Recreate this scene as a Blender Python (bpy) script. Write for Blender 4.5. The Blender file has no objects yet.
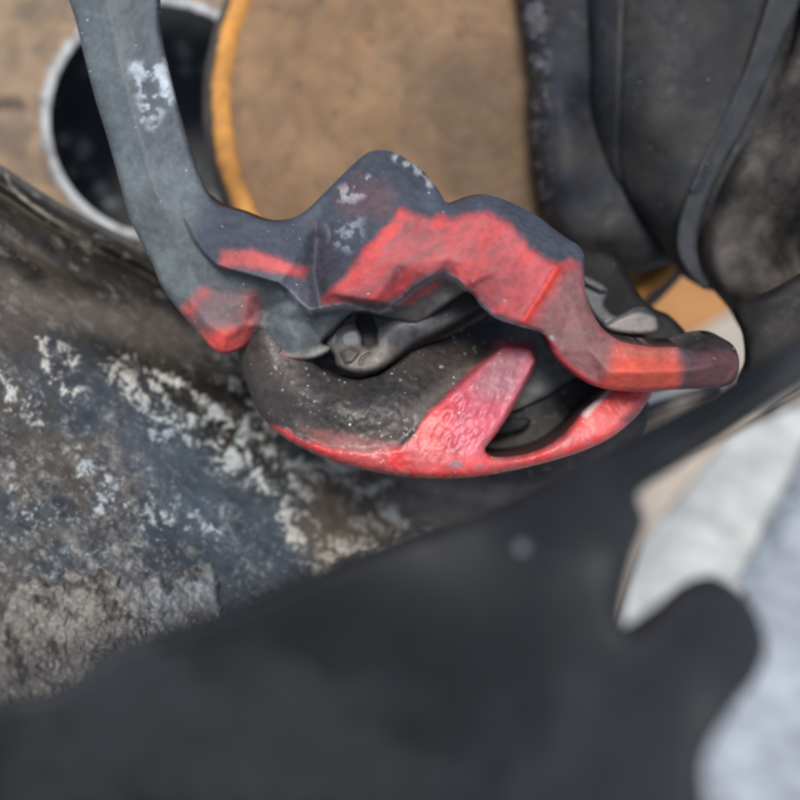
import bpy, math
import numpy as np
from mathutils import Vector
from mathutils.geometry import delaunay_2d_cdt

# ------------------------------------------------------------------ camera, sky, sun, exposure
scene = bpy.context.scene
S = 0.70                                   # metres per drawing unit (caliper is ~0.15 m long)
PITCH = math.radians(35)
CAM = Vector((0, 0, 0.56))
RIGHT = Vector((1, 0, 0)); UP = Vector((0, math.sin(PITCH), math.cos(PITCH))); FWD = Vector((0, math.cos(PITCH), -math.sin(PITCH)))
cam = bpy.data.cameras.new('camera'); camo = bpy.data.objects.new('camera', cam)
scene.collection.objects.link(camo); scene.camera = camo
camo.location = CAM; camo.rotation_euler = (math.pi/2 - PITCH, 0, 0)
cam.sensor_width = 36; cam.lens = 36; cam.clip_start = 0.01; cam.clip_end = 200
cam.dof.use_dof = True; cam.dof.focus_distance = 0.395*S; cam.dof.aperture_fstop = 3.7

SUN_EL, SUN_AZ = 60, 182                   # azimuth measured clockwise from +Y
w = bpy.data.worlds.new('World'); scene.world = w; w.use_nodes = True
nt = w.node_tree; bg = nt.nodes['Background']
sky = nt.nodes.new('ShaderNodeTexSky'); sky.sky_type = 'NISHITA'; sky.sun_disc = False
sky.sun_elevation = math.radians(SUN_EL); sky.sun_rotation = math.radians(SUN_AZ); sky.dust_density = 1.5; sky.air_density = 1.0
nt.links.new(sky.outputs[0], bg.inputs[0]); bg.inputs[1].default_value = 0.085
sun = bpy.data.lights.new('sun', 'SUN'); sun.energy = 2.6; sun.angle = math.radians(22); sun.color = (1, 0.95, 0.88)
suno = bpy.data.objects.new('sun', sun); scene.collection.objects.link(suno)
sd = Vector((math.sin(math.radians(SUN_AZ))*math.cos(math.radians(SUN_EL)), math.cos(math.radians(SUN_AZ))*math.cos(math.radians(SUN_EL)), math.sin(math.radians(SUN_EL))))
suno.rotation_euler = sd.to_track_quat('Z', 'Y').to_euler()
scene.view_settings.view_transform = 'Standard'; scene.view_settings.look = 'None'
scene.view_settings.gamma = 1; scene.view_settings.use_curve_mapping = False
scene.view_settings.exposure = 0.5

scene.cycles.filter_width = 2.8             # the phone picture is soft

# ------------------------------------------------------------------ helpers
C = scene.collection
def P(x, y, d):                            # a sight line (photo pixel) plus a depth -> point in the place
    return CAM + S*d*((x-400)/800*RIGHT + (400-y)/800*UP + FWD)
def Pn(x, y, d):
    x = np.asarray(x, float); y = np.asarray(y, float); d = np.asarray(d, float)
    return np.array(CAM)[None, :] + S*d[:, None]*(((x-400)/800)[:, None]*np.array(RIGHT) + ((400-y)/800)[:, None]*np.array(UP) + np.array(FWD))

rng = np.random.RandomState(7)
TAB = rng.rand(64, 64)
def vnoise(x, y, s, seed=0):
    x = x/s + seed*17.31; y = y/s + seed*9.77
    xi = np.floor(x).astype(int); yi = np.floor(y).astype(int); fx = x-xi; fy = y-yi
    fx = fx*fx*(3-2*fx); fy = fy*fy*(3-2*fy)
    t = lambda a, b: TAB[(a*1+seed*5) % 64, (b*1+seed*11) % 64]
    return (t(xi, yi)*(1-fx)+t(xi+1, yi)*fx)*(1-fy) + (t(xi, yi+1)*(1-fx)+t(xi+1, yi+1)*fx)*fy
def fbm(x, y, s, seed=0, o=4):
    r = 0; a = 0.5; n = 0
    for k in range(o):
        c, q = math.cos(0.6*k+0.3), math.sin(0.6*k+0.3)
        r = r + a*vnoise(x*c-y*q, x*q+y*c, s/2**k, seed+k*3); n += a; a *= 0.55
    return r/n
def sstep(a, b, v):
    t = np.clip((v-a)/(b-a), 0, 1); return t*t*(3-2*t)

def smooth_poly(pts, step=2.0, closed=True, sharp=False):
    p = np.array(pts, float); n = len(p); out = []
    rngi = range(n if closed else n-1)
    for i in rngi:
        p1 = p[i]; p2 = p[(i+1) % n]
        p0 = p[(i-1) % n] if closed or i > 0 else p1
        p3 = p[(i+2) % n] if closed or i+2 < n else p2
        L = np.linalg.norm(p2-p1); m = max(1, int(round(L/step)))
        for k in range(m):
            t = k/m
            if sharp: q = p1+(p2-p1)*t
            else:                          # centripetal-ish Catmull-Rom with limited tangents
                m1 = (p2-p0)*0.5; m2 = (p3-p1)*0.5
                for mm in (m1, m2):
                    ln = np.linalg.norm(mm)
                    if ln > L and ln > 0: mm *= L/ln
                q = (2*t**3-3*t**2+1)*p1 + (t**3-2*t**2+t)*m1 + (-2*t**3+3*t**2)*p2 + (t**3-t**2)*m2
            out.append(q)
    if not closed: out.append(p[-1])
    return np.array(out)

def seg_dist(x, y, poly, closed=True, rmax=None):   # distance to a polyline, clipped at rmax
    poly = np.asarray(poly, float); n = len(poly); m = n if closed else n-1
    A = poly[:m]; Bq = poly[(np.arange(m)+1) % n]
    best = np.full(len(x), 1e12 if rmax is None else float(rmax*rmax))
    for k in range(0, m, 12):
        a_, b_ = A[k:k+12], Bq[k:k+12]
        if rmax is None: idx = slice(None); px, py = x, y
        else:
            lo = np.minimum(a_, b_).min(0)-rmax; hi = np.maximum(a_, b_).max(0)+rmax
            idx = np.nonzero((x > lo[0]) & (x < hi[0]) & (y > lo[1]) & (y < hi[1]))[0]
            if len(idx) == 0: continue
            px, py = x[idx], y[idx]
        bb = best[idx]
        for a, b in zip(a_, b_):
            ax, ay = a; dx, dy = b-a; l2 = dx*dx+dy*dy
            if l2 < 1e-9: continue
            qx = px-ax; qy = py-ay; t = np.clip((qx*dx+qy*dy)/l2, 0, 1)
            ex = qx-t*dx; ey = qy-t*dy; np.minimum(bb, ex*ex+ey*ey, out=bb)
        best[idx] = bb
    return np.sqrt(best)
def inside(x, y, poly):
    r = np.zeros(len(x), bool); n = len(poly)
    for i in range(n):
        x1, y1 = poly[i]; x2, y2 = poly[(i+1) % n]
        if y1 == y2: continue
        k = np.nonzero((y1 > y) != (y2 > y))[0]
        r[k] ^= x[k] < (x2-x1)*(y[k]-y1)/(y2-y1)+x1
    return r
def sdf(x, y, poly, rmax=None):            # positive inside
    poly = np.array(poly, float)
    d = seg_dist(x, y, poly, True, rmax); return np.where(inside(x, y, poly), d, -d)
def pm(x, y, poly, f=6.0, wob=0.0, ws=12, seed=3):   # soft polygon mask
    s = sdf(x, y, poly, f+wob+1)
    if wob: s = s + (fbm(x, y, ws, seed)-0.5)*2*wob
    return sstep(-f, f, s)
def lm(x, y, line, wd, f=4.0, wob=0.0, ws=12, seed=3):  # soft band along a line
    s = wd - seg_dist(x, y, np.array(line, float), False, wd+f+wob+1)
    if wob: s = s + (fbm(x, y, ws, seed)-0.5)*2*wob
    return sstep(-f, f, s)
def tps(ctrl, reg=2.0):
    c = np.array(ctrl, float); n = len(c)
    def K(r2): return np.where(r2 > 0, 0.5*r2*np.log(r2+1e-12), 0)/1e4
    d2 = (c[:, None, 0]-c[None, :, 0])**2+(c[:, None, 1]-c[None, :, 1])**2
    A = np.zeros((n+3, n+3)); A[:n, :n] = K(d2)+reg*1e-3*np.eye(n)
    A[:n, n] = 1; A[:n, n+1:] = c[:, :2]/100; A[n, :n] = 1; A[n+1:, :n] = c[:, :2].T/100
    wv = np.linalg.solve(A, np.concatenate([c[:, 2], [0, 0, 0]]))
    def f(x, y):
        r2 = (x[:, None]-c[None, :, 0])**2+(y[:, None]-c[None, :, 1])**2
        return K(r2)@wv[:n]+wv[n]+wv[n+1]*x/100+wv[n+2]*y/100
    return f

def tin(ctrl, creases=(), soft=2.0):       # faceted height field: flat triangles between control points, creases kept
    pts = [tuple(c) for c in ctrl]; ed = []
    for cr in creases:
        b = len(pts); pts += [tuple(c) for c in cr]; ed += [(b+i, b+i+1) for i in range(len(cr)-1)]
    c = np.array(pts, float); far = []
    for fx, fy in ((-500, -500), (1300, -500), (1300, 1300), (-500, 1300), (400, -500), (400, 1300), (-500, 400), (1300, 400)):
        k = np.argmin(np.hypot(c[:, 0]-fx, c[:, 1]-fy)); far.append((fx, fy, c[k, 2]))
    c = np.concatenate([c, np.array(far)])
    r = delaunay_2d_cdt([Vector((a, b)) for a, b in c[:, :2]], ed, [], 0, 1e-3)
    vv = np.array([(v.x, v.y) for v in r[0]]); z = np.array([c[np.argmin(np.hypot(c[:, 0]-v[0], c[:, 1]-v[1])), 2] for v in vv])
    def one(x, y):
        out = np.zeros(len(x))
        for a, b, d in r[2]:
            A, B_, D = vv[a], vv[b], vv[d]; lo = np.minimum(np.minimum(A, B_), D); hi = np.maximum(np.maximum(A, B_), D)
            k = np.nonzero((x >= lo[0]) & (x <= hi[0]) & (y >= lo[1]) & (y <= hi[1]))[0]
            if len(k) == 0: continue
            det = (B_[1]-D[1])*(A[0]-D[0])+(D[0]-B_[0])*(A[1]-D[1])
            if abs(det) < 1e-9: continue
            l1 = ((B_[1]-D[1])*(x[k]-D[0])+(D[0]-B_[0])*(y[k]-D[1]))/det; l2 = ((D[1]-A[1])*(x[k]-D[0])+(A[0]-D[0])*(y[k]-D[1]))/det
            m = (l1 >= -1e-6) & (l2 >= -1e-6) & (l1+l2 <= 1+1e-6); out[k[m]] = l1[m]*z[a]+l2[m]*z[b]+(1-l1[m]-l2[m])*z[d]
        return out
    def f(x, y):
        return sum(one(x+dx*soft, y+dy*soft) for dx, dy in ((0, 0), (1, .3), (-1, -.3), (.3, -1), (-.3, 1), (.6, .7), (-.6, -.7)))/7
    return f

def mixc(col, c, m): return col*(1-m[:, None]) + np.array(c, float)[None, :]*m[:, None]
def const(c): return lambda x, y, s: np.repeat(np.array([c], float), len(x), 0)

def tagp(o, parent=None, label=None, cat=None, group=None, kind=None):
    if parent is not None: o.parent = parent; o.matrix_parent_inverse = parent.matrix_world.inverted()
    if label: o['label'] = label
    if cat: o['category'] = cat
    if group: o['group'] = group
    if kind: o['kind'] = kind
    return o
def empty(name, loc, label, cat):
    o = bpy.data.objects.new(name, None); C.objects.link(o); o.location = loc; o.empty_display_size = 0.02
    bpy.context.view_layer.update()
    return tagp(o, None, label, cat)
def mesh_obj(name, verts, faces, mat, col=None, smooth=True):
    me = bpy.data.meshes.new(name); me.from_pydata([tuple(v) for v in verts], [], faces); me.update()
    if col is not None:
        a = me.color_attributes.new('Col', 'FLOAT_COLOR', 'POINT')
        buf = np.ones((len(verts), 4), np.float32); buf[:, :3] = np.clip(col, 0, 1)
        a.data.foreach_set('color', buf.ravel())
    if smooth: me.polygons.foreach_set('use_smooth', [True]*len(me.polygons))
    me.materials.append(mat)
    o = bpy.data.objects.new(name, me); C.objects.link(o); return o

def relief(name, outline, d, hfun, thk, mat, colf, step=2.5, er=8, ee=5, holes=(), sharp=False, her=None, hee=None):
    """solid casting: front skin at depth d minus hfun (thousandths), rounded rim, walls and back thk behind"""
    ol = smooth_poly(outline, step, sharp=sharp); hl = [smooth_poly(h, step) for h in holes]
    x0, y0 = ol.min(0); x1, y1 = ol.max(0)
    gx, gy = np.meshgrid(np.arange(x0, x1, step), np.arange(y0, y1, step*0.87))
    gx = gx + (np.arange(gx.shape[0]) % 2)[:, None]*step*0.5
    gx = gx.ravel(); gy = gy.ravel()
    s = sdf(gx, gy, ol, er+step*2)
    for h in hl: s = np.minimum(s, -sdf(gx, gy, h, er+step*2))
    k = s > step*0.6; gx, gy = gx[k], gy[k]
    vx = np.concatenate([ol[:, 0]]+[h[:, 0] for h in hl]+[gx]); vy = np.concatenate([ol[:, 1]]+[h[:, 1] for h in hl]+[gy])
    ed = []; b = 0
    for L in [ol]+hl:
        n = len(L); ed += [(b+i, b+(i+1) % n) for i in range(n)]; b += n
    r = delaunay_2d_cdt([Vector((a, c)) for a, c in zip(vx, vy)], ed, [], 0, 1e-4)
    vv = np.array([(v.x, v.y) for v in r[0]]); tri = np.array(r[2])
    ce = vv[tri].mean(1); keep = inside(ce[:, 0], ce[:, 1], ol)
    for h in hl: keep &= ~inside(ce[:, 0], ce[:, 1], h)
    tri = tri[keep]
    a, bb, c = vv[tri[:, 0]], vv[tri[:, 1]], vv[tri[:, 2]]
    cr = (bb[:, 0]-a[:, 0])*(c[:, 1]-a[:, 1])-(bb[:, 1]-a[:, 1])*(c[:, 0]-a[:, 0])
    tri[cr > 0] = tri[cr > 0][:, ::-1]       # pixel y runs down: make normals face the viewer
    x, y = vv[:, 0], vv[:, 1]
    so = np.maximum(sdf(x, y, ol, er+step*2), 0); sh = np.full(len(x), 1e6)
    for h in hl: sh = np.minimum(sh, np.maximum(-sdf(x, y, h, er+step*2), 0))
    def rnd(sv, r_, e_):
        t = np.clip(1-sv/r_, 0, 1); return e_*(1-np.sqrt(np.maximum(1-t*t, 0)))
    H = hfun(x, y) - rnd(so, er, ee) - (rnd(sh, her or er, ee if hee is None else hee) if len(hl) else 0)
    col = colf(x, y, np.minimum(so, sh))
    F = Pn(x, y, d-H/1000.0)
    back = d + thk/1000.0
    ax = np.array(P(float(x0+x1)/2, float(y0+y1)/2, 1.0)-CAM); ax /= np.linalg.norm(ax)
    B = F + ax[None, :]*(np.maximum(thk/1000.0 + H/1000.0, 0.002)*S)[:, None]
    n = len(x)
    e1 = np.concatenate([tri[:, [0, 1]], tri[:, [1, 2]], tri[:, [2, 0]]])
    key = e1[:, 0].astype(np.int64)*n+e1[:, 1]; rev = e1[:, 1].astype(np.int64)*n+e1[:, 0]
    bd = e1[~np.isin(key, rev)]
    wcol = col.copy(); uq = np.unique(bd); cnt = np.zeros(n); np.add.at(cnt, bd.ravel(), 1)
    for _ in range(14):                     # even the rim colour out along the rim, then darken it for walls and back
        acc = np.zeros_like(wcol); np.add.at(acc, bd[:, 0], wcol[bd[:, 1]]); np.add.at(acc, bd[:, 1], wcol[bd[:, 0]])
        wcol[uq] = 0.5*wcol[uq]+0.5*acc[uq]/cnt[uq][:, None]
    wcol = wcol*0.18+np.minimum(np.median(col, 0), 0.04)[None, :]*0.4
    mp = np.zeros(n, int); mp[uq] = np.arange(len(uq))+2*n
    faces = [tuple(t) for t in tri.tolist()] + [tuple(t[::-1]) for t in (tri+n).tolist()]
    faces += [(int(mp[q]), int(mp[p]), int(p)+n, int(q)+n) for p, q in bd]
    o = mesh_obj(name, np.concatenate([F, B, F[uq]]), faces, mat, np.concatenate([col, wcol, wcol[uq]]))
    return o

# ------------------------------------------------------------------ materials
def nd(nt, t, **k):
    n = nt.nodes.new(t)
    for a, v in k.items(): setattr(n, a, v)
    return n
def mat(name, rough=0.6, rvar=0.2, cvar=0.5, cscale=350, bump=0.3, bscale=700, bdist=0.0006, metal=0.0, spec=0.5, base=None, fleck=0.0, fscale=900, fcol=(0.75, 0.75, 0.74), coat=0.0, coarse=60, gloss=None):
    m = bpy.data.materials.new(name); m.use_nodes = True; nt = m.node_tree; bs = nt.nodes['Principled BSDF']; L = nt.links.new
    tc = nd(nt, 'ShaderNodeTexCoord')
    n1 = nd(nt, 'ShaderNodeTexNoise'); n1.inputs['Scale'].default_value = cscale; n1.inputs['Detail'].default_value = 6; n1.inputs['Roughness'].default_value = 0.65
    n0 = nd(nt, 'ShaderNodeTexNoise'); n0.inputs['Scale'].default_value = coarse; n0.inputs['Detail'].default_value = 4
    L(tc.outputs['Object'], n1.inputs['Vector']); L(tc.outputs['Object'], n0.inputs['Vector'])
    if base is None:
        at = nd(nt, 'ShaderNodeAttribute', attribute_name='Col'); c = at.outputs['Color']
    else:
        at = nd(nt, 'ShaderNodeRGB'); at.outputs[0].default_value = (*base, 1); c = at.outputs[0]
    ad = nd(nt, 'ShaderNodeMath', operation='ADD'); L(n1.outputs['Fac'], ad.inputs[0]); L(n0.outputs['Fac'], ad.inputs[1])
    mr = nd(nt, 'ShaderNodeMapRange'); mr.inputs['From Min'].default_value = 0.7; mr.inputs['From Max'].default_value = 1.3
    mr.inputs['To Min'].default_value = 1-cvar; mr.inputs['To Max'].default_value = 1+cvar
    L(ad.outputs[0], mr.inputs['Value'])
    mx = nd(nt, 'ShaderNodeVectorMath', operation='SCALE'); L(c, mx.inputs[0]); L(mr.outputs[0], mx.inputs['Scale'])
    out = mx.outputs[0]
    if fleck > 0:
        nf = nd(nt, 'ShaderNodeTexNoise'); nf.inputs['Scale'].default_value = fscale; nf.inputs['Detail'].default_value = 2
        L(tc.outputs['Object'], nf.inputs['Vector'])
        mf = nd(nt, 'ShaderNodeMapRange'); mf.inputs['From Min'].default_value = 0.76-0.05*fleck; mf.inputs['From Max'].default_value = 0.80-0.05*fleck
        L(nf.outputs['Fac'], mf.inputs['Value'])
        mm = nd(nt, 'ShaderNodeMix', data_type='RGBA'); L(mf.outputs[0], mm.inputs['Factor']); L(out, mm.inputs['A']); mm.inputs['B'].default_value = (*fcol, 1)
        out = mm.outputs['Result']
    L(out, bs.inputs['Base Color'])
    rr = nd(nt, 'ShaderNodeMapRange'); rr.inputs['From Min'].default_value = 0.3; rr.inputs['From Max'].default_value = 0.7
    rr.inputs['To Min'].default_value = max(0.05, rough-rvar); rr.inputs['To Max'].default_value = min(1, rough+rvar)
    L(n1.outputs['Fac'], rr.inputs['Value'])
    if gloss is None: L(rr.outputs[0], bs.inputs['Roughness'])
    else:
        sp_ = nd(nt, 'ShaderNodeSeparateColor'); L(c, sp_.inputs[0]); df = nd(nt, 'ShaderNodeMath', operation='SUBTRACT'); L(sp_.outputs[0], df.inputs[0]); L(sp_.outputs[1], df.inputs[1])
        gm = nd(nt, 'ShaderNodeMapRange'); gm.inputs['From Min'].default_value = 0.08; gm.inputs['From Max'].default_value = 0.3; L(df.outputs[0], gm.inputs['Value'])
        gx = nd(nt, 'ShaderNodeMix'); L(gm.outputs[0], gx.inputs[0]); L(rr.outputs[0], gx.inputs[2]); gx.inputs[3].default_value = gloss; L(gx.outputs[0], bs.inputs['Roughness'])
    bs.inputs['Metallic'].default_value = metal; bs.inputs['Specular IOR Level'].default_value = spec
    bs.inputs['Coat Weight'].default_value = coat; bs.inputs['Coat Roughness'].default_value = 0.2
    nb = nd(nt, 'ShaderNodeTexNoise'); nb.inputs['Scale'].default_value = bscale; nb.inputs['Detail'].default_value = 5
    L(tc.outputs['Object'], nb.inputs['Vector'])
    bp = nd(nt, 'ShaderNodeBump'); bp.inputs['Strength'].default_value = bump; bp.inputs['Distance'].default_value = bdist
    L(nb.outputs['Fac'], bp.inputs['Height']); L(bp.outputs[0], bs.inputs['Normal'])
    return m

M_iron = mat('painted_cast_iron', spec=0.38, rough=0.64, rvar=0.14, cvar=0.3, bump=0.18, fleck=0.1, fscale=650)
M_cal = mat('grimy_caliper_iron', gloss=0.40, rough=0.5, rvar=0.22, cvar=0.3, bump=0.3, bscale=700, bdist=0.0008, fleck=0.6, fscale=800)
M_barrel = mat('corroded_alloy', spec=0.28, rough=0.5, rvar=0.2, cvar=0.28, cscale=260, bump=0.15, bscale=420, bdist=0.0010, fleck=0.0, fscale=500, fcol=(0.35, 0.34, 0.32))
M_spoke = mat('slate_wheel_paint', spec=0.22, rough=0.6, rvar=0.08, cvar=0.2, cscale=90, bump=0.05, coarse=20)
M_disc = mat('rust_dusted_steel', rough=0.75, rvar=0.15, cvar=0.28, cscale=220, bump=0.3, bscale=400)
M_rub = mat('dusty_black_rubber', spec=0.28, rough=0.66, rvar=0.15, cvar=0.45, cscale=200, bump=0.35, bscale=350, fleck=0.12, fscale=420, fcol=(0.3, 0.3, 0.3))
M_steel = mat('dirty_zinc_steel', rough=0.5, rvar=0.2, cvar=0.35, bump=0.25, bscale=500, fleck=0.2)
M_pave = mat('pale_paving', rough=0.85, rvar=0.1, cvar=0.15, cscale=60, coarse=8, bump=0.3, bscale=120)
M_liner = mat('arch_liner_plastic', rough=0.7, rvar=0.15, cvar=0.4, cscale=120, bump=0.2)

RED = (0.56, 0.045, 0.04); SAL = (0.50, 0.105, 0.105); PINK = (0.50, 0.10, 0.14)

# ------------------------------------------------------------------ ground: pale paving seen through the wheel
def G(x, y, z=0.0):                        # sight line met with the ground
    v = ((x-400)/800*RIGHT + (400-y)/800*UP + FWD); t = (z-CAM.z)/v.z
    return CAM + v*t
def slab(name, quad, z0, z1, m, parent=None, **k):
    q = [G(*p, z1) for p in quad]
    vs = [(v.x, v.y, z1) for v in q]+[(v.x, v.y, z0) for v in q]
    n = len(q)
    fs = [tuple(range(n))[::-1], tuple(range(n, 2*n))] + [((i+1) % n, i, i+n, (i+1) % n+n) for i in range(n)]
    a = sum((q[i].x*q[(i+1) % n].y-q[(i+1) % n].x*q[i].y) for i in range(n))
    if a > 0: fs = [f[::-1] for f in fs]
    o = mesh_obj(name, vs, fs, m, smooth=False)
    return tagp(o, parent, **k)
g = 40
pav = mesh_obj('pavement', [(-g, -g, 0), (g, -g, 0), (g, g, 0), (-g, g, 0)], [(0, 1, 2, 3)], mat('pavement_bed', rough=0.9, cvar=0.25, cscale=40, coarse=3, base=(0.25, 0.26, 0.27)), smooth=False)
tagp(pav, kind='structure')
M_sl1 = mat('pale_slab', rough=0.85, cvar=0.35, cscale=35, coarse=14, base=(0.50, 0.515, 0.50))
M_sl2 = mat('bluish_slab', rough=0.85, cvar=0.35, cscale=35, coarse=14, base=(0.32, 0.35, 0.39))
M_sl3 = mat('tan_slab', rough=0.85, cvar=0.15, cscale=50, coarse=10, base=(0.60, 0.51, 0.41))
M_peb = mat('grey_joint_stone', rough=0.85, cvar=0.3, cscale=60, base=(0.22, 0.25, 0.29))
slab('paving_slab', [(640, 545), (735, 430), (900, 340), (815, 450), (742, 590), (640, 760), (560, 760)], 0.0, 0.02, M_sl1, pav)
slab('paving_slab', [(752, 585), (822, 455), (930, 330), (1100, 500), (1000, 900), (600, 900), (652, 760)], 0.0, 0.02, M_sl2, pav)
slab('paving_slab', [(560, 745), (637, 545), (732, 429), (896, 336), (900, 310), (800, 405), (690, 408), (600, 410), (500, 520)], 0.0, 0.02, M_sl3, pav)
slab('paving_slab', [(560, 225), (780, 225), (729, 311), (684, 337), (640, 350), (560, 350)], 0.0, 0.02, mat('terracotta_slab', rough=0.85, cvar=0.15, cscale=40, coarse=8, base=(0.42, 0.20, 0.07)), pav)
slab('paving_slab', [(686, 338), (731, 312), (783, 225), (860, 225), (860, 330), (790, 372), (686, 372)], 0.0, 0.02, mat('cream_slab', rough=0.85, cvar=0.12, cscale=40, coarse=8, base=(0.40, 0.36, 0.30)), pav)
r2 = np.random.RandomState(3)
for i in range(11):
    t = i/10.0; cx = 752+(826-752)*t-6; cy = 592+(446-592)*t
    c0 = G(cx, cy); L = 0.021+0.006*r2.rand(); zt = 0.024+0.0013*i; a = 0.5+0.3*r2.rand()
    vs = []; fs = []
    for k in range(8):
        th = k*math.pi/4; rr = 1+0.25*(r2.rand()-0.5)
        ox, oy = math.cos(th)*L*rr*1.3, math.sin(th)*L*0.42*rr
        vs.append((c0.x+ox*math.cos(a)-oy*math.sin(a), c0.y+ox*math.sin(a)+oy*math.cos(a), 0.0))
        ox *= 0.7; oy *= 0.7
        vs.append((c0.x+ox*math.cos(a)-oy*math.sin(a), c0.y+ox*math.sin(a)+oy*math.cos(a), zt))
    for k in range(8):
        j = (k+1) % 8; fs.append((2*k, 2*j, 2*j+1, 2*k+1))
    fs.append(tuple(2*k+1 for k in range(8)))
    tagp(mesh_obj('joint_stone', vs, fs, M_peb), pav)

# ------------------------------------------------------------------ arch liner far behind
def c_liner(x, y, s):
    col = np.repeat(np.array([[0.020, 0.024, 0.028]]), len(x), 0)
    col = mixc(col, (0.25, 0.24, 0.22), sstep(0.70, 0.78, fbm(x, y, 14, 5))*0.8)
    for cx, cy, r in ((100, 190, 5), (112, 204, 5), (85, 142, 3), (65, 137, 4), (88, 148, 3)):
        col = mixc(col, (0.32, 0.33, 0.33), sstep(r+3, r-2, np.hypot(x-cx, y-cy)))
    return col
f = tps([(-200, -200, 60), (700, -200, 30), (-200, 300, 20), (400, 100, -20), (700, 320, 10)])
liner = relief('wheel_arch_liner', [(-260, -220), (900, -220), (900, 190), (620, 240), (420, 330), (-260, 330)], 0.72, f, 6, M_liner, c_liner, step=9, er=6, ee=2, sharp=True)
tagp(liner, None, 'black plastic wheel arch liner with pale mud spots, behind the brake', 'arch liner')

# backing plate with the pale-edged round opening
hole = [(162+112*math.cos(a), 120+114*math.sin(a)) for a in np.linspace(0, 2*math.pi, 28, endpoint=False)]
def c_plate(x, y, s):
    col = np.repeat(np.array([[0.27, 0.185, 0.115]]), len(x), 0)
    col = mixc(col, (0.16, 0.115, 0.08), sstep(0.5, 0.7, fbm(x, y, 40, 2)))
    col = mixc(col, (0.05, 0.035, 0.025), pm(x, y, [(-40, 98), (20, 98), (26, 108), (0, 112), (-40, 116)], 5, 4))
    dh = -sdf(x, y, np.array(hole))
    col = mixc(col, (0.42, 0.44, 0.45), sstep(13, 8, dh + (fbm(x, y, 10, 4)-0.5)*10))
    col = mixc(col, (0.16, 0.16, 0.16), sstep(0.58, 0.68, fbm(x, y, 9, 9))*sstep(20, 5, dh)*0.7)
    return col
def h_plate(x, y):
    dh = -sdf(x, y, np.array(hole)); return 8*sstep(16, 4, dh) + (fbm(x, y, 50, 6)-0.5)*8
plate = relief('backing_plate', [(-220, -140), (300, -140), (330, 100), (310, 260), (200, 300), (0, 290), (-220, 280)], 0.60, h_plate, 7, M_disc, c_plate, step=4, er=6, ee=3, holes=[hole], sharp=True)
tagp(plate, None, 'tan rust-dusted backing plate with a pale-rimmed round opening beside the wheel barrel', 'backing plate')

# ------------------------------------------------------------------ brake disc (true disc round its own axis)
disc = empty('brake_disc', P(474, 101, 0.56), 'tan brake disc with rough orange rust lip, behind the caliper bracket', 'brake disc')
dc = P(474, 101, 0.56); pxm = 0.56*S/800    # metres per pixel at the disc
def ring(name, prof, m, colr, n=220, parent=disc, seed=1, jag=0.0, label=None, patch=None):
    """prof: list of (radius px, toward viewer mm); swept round the disc axis"""
    k = len(prof); pr = np.array(prof, float)
    a = np.repeat(2*math.pi*np.arange(n)/n, k); r = np.tile(pr[:, 0], n); h = np.tile(pr[:, 1], n)
    r = r + jag*(fbm(a*300, np.tile(np.arange(k)*3.0, n), 5, seed)-0.5)*2
    vs = np.array(dc)[None, :] + np.array(RIGHT)*(np.cos(a)*r*pxm)[:, None] + np.array(UP)*(np.sin(a)*r*pxm)[:, None] - np.array(FWD)*(h/1000*S)[:, None]
    ix = 474+np.cos(a)*r; iy = 101-np.sin(a)*r; nz = fbm(ix, iy, 12, seed); nz2 = fbm(ix, iy, 60, seed+4)
    col = (np.array(colr[0])[None, :]*(1-nz2)[:, None]+np.array(colr[1])[None, :]*nz2[:, None])*(0.7+0.6*nz)[:, None]
    if patch: col = patch(ix, iy, col)
    fs = []
    for i in range(n):
        i2 = (i+1) % n
        for j in range(k-1): fs.append((i*k+j, i*k+j+1, i2*k+j+1, i2*k+j))
    o = mesh_obj(name, vs, fs, m, np.array(col)); return tagp(o, parent, label)
R0 = 256
def disc_patch(x, y, col):                 # darker brown right part, dark specks, orange rust bloom
    col = mixc(col, (0.088, 0.054, 0.028), pm(x, y, [(400, 60), (540, 40), (540, 230), (440, 200), (420, 150)], 30, 20, 25)*0.75)
    col = mixc(col, (0.045, 0.03, 0.02), sstep(0.70, 0.80, fbm(x, y, 8, 17))*0.5)
    return mixc(col, (0.50, 0.27, 0.10), pm(x, y, [(600, 250), (720, 240), (750, 325), (640, 345)], 16, 8, 20)*0.9)
ring('rotor_face', [(0.5, 0), (40, 0)] + [(r, 0.35*math.sin(r*0.9)+0.2*math.sin(r*0.37)) for r in np.arange(44, R0-12, 3.0)] + [(R0-11, -0.6)], M_disc, ((0.24, 0.148, 0.080), (0.165, 0.090, 0.042)), n=420, patch=disc_patch)
ring('rust_lip', [(R0-12, -0.5), (R0-9, 2.5), (R0-2, 4), (R0+4, 3.4), (R0+6, 1)], M_disc, ((0.62, 0.29, 0.06), (0.50, 0.22, 0.05)), seed=5, jag=2.5, label='bright orange rust lip')
ring('rotor_rim', [(R0+6, 1), (R0+9, -2), (R0+18, -8), (R0+20, -22), (R0+8, -26), (1, -26)], M_disc, ((0.085, 0.075, 0.065), (0.05, 0.045, 0.04)), seed=8, jag=1.0)

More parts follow.
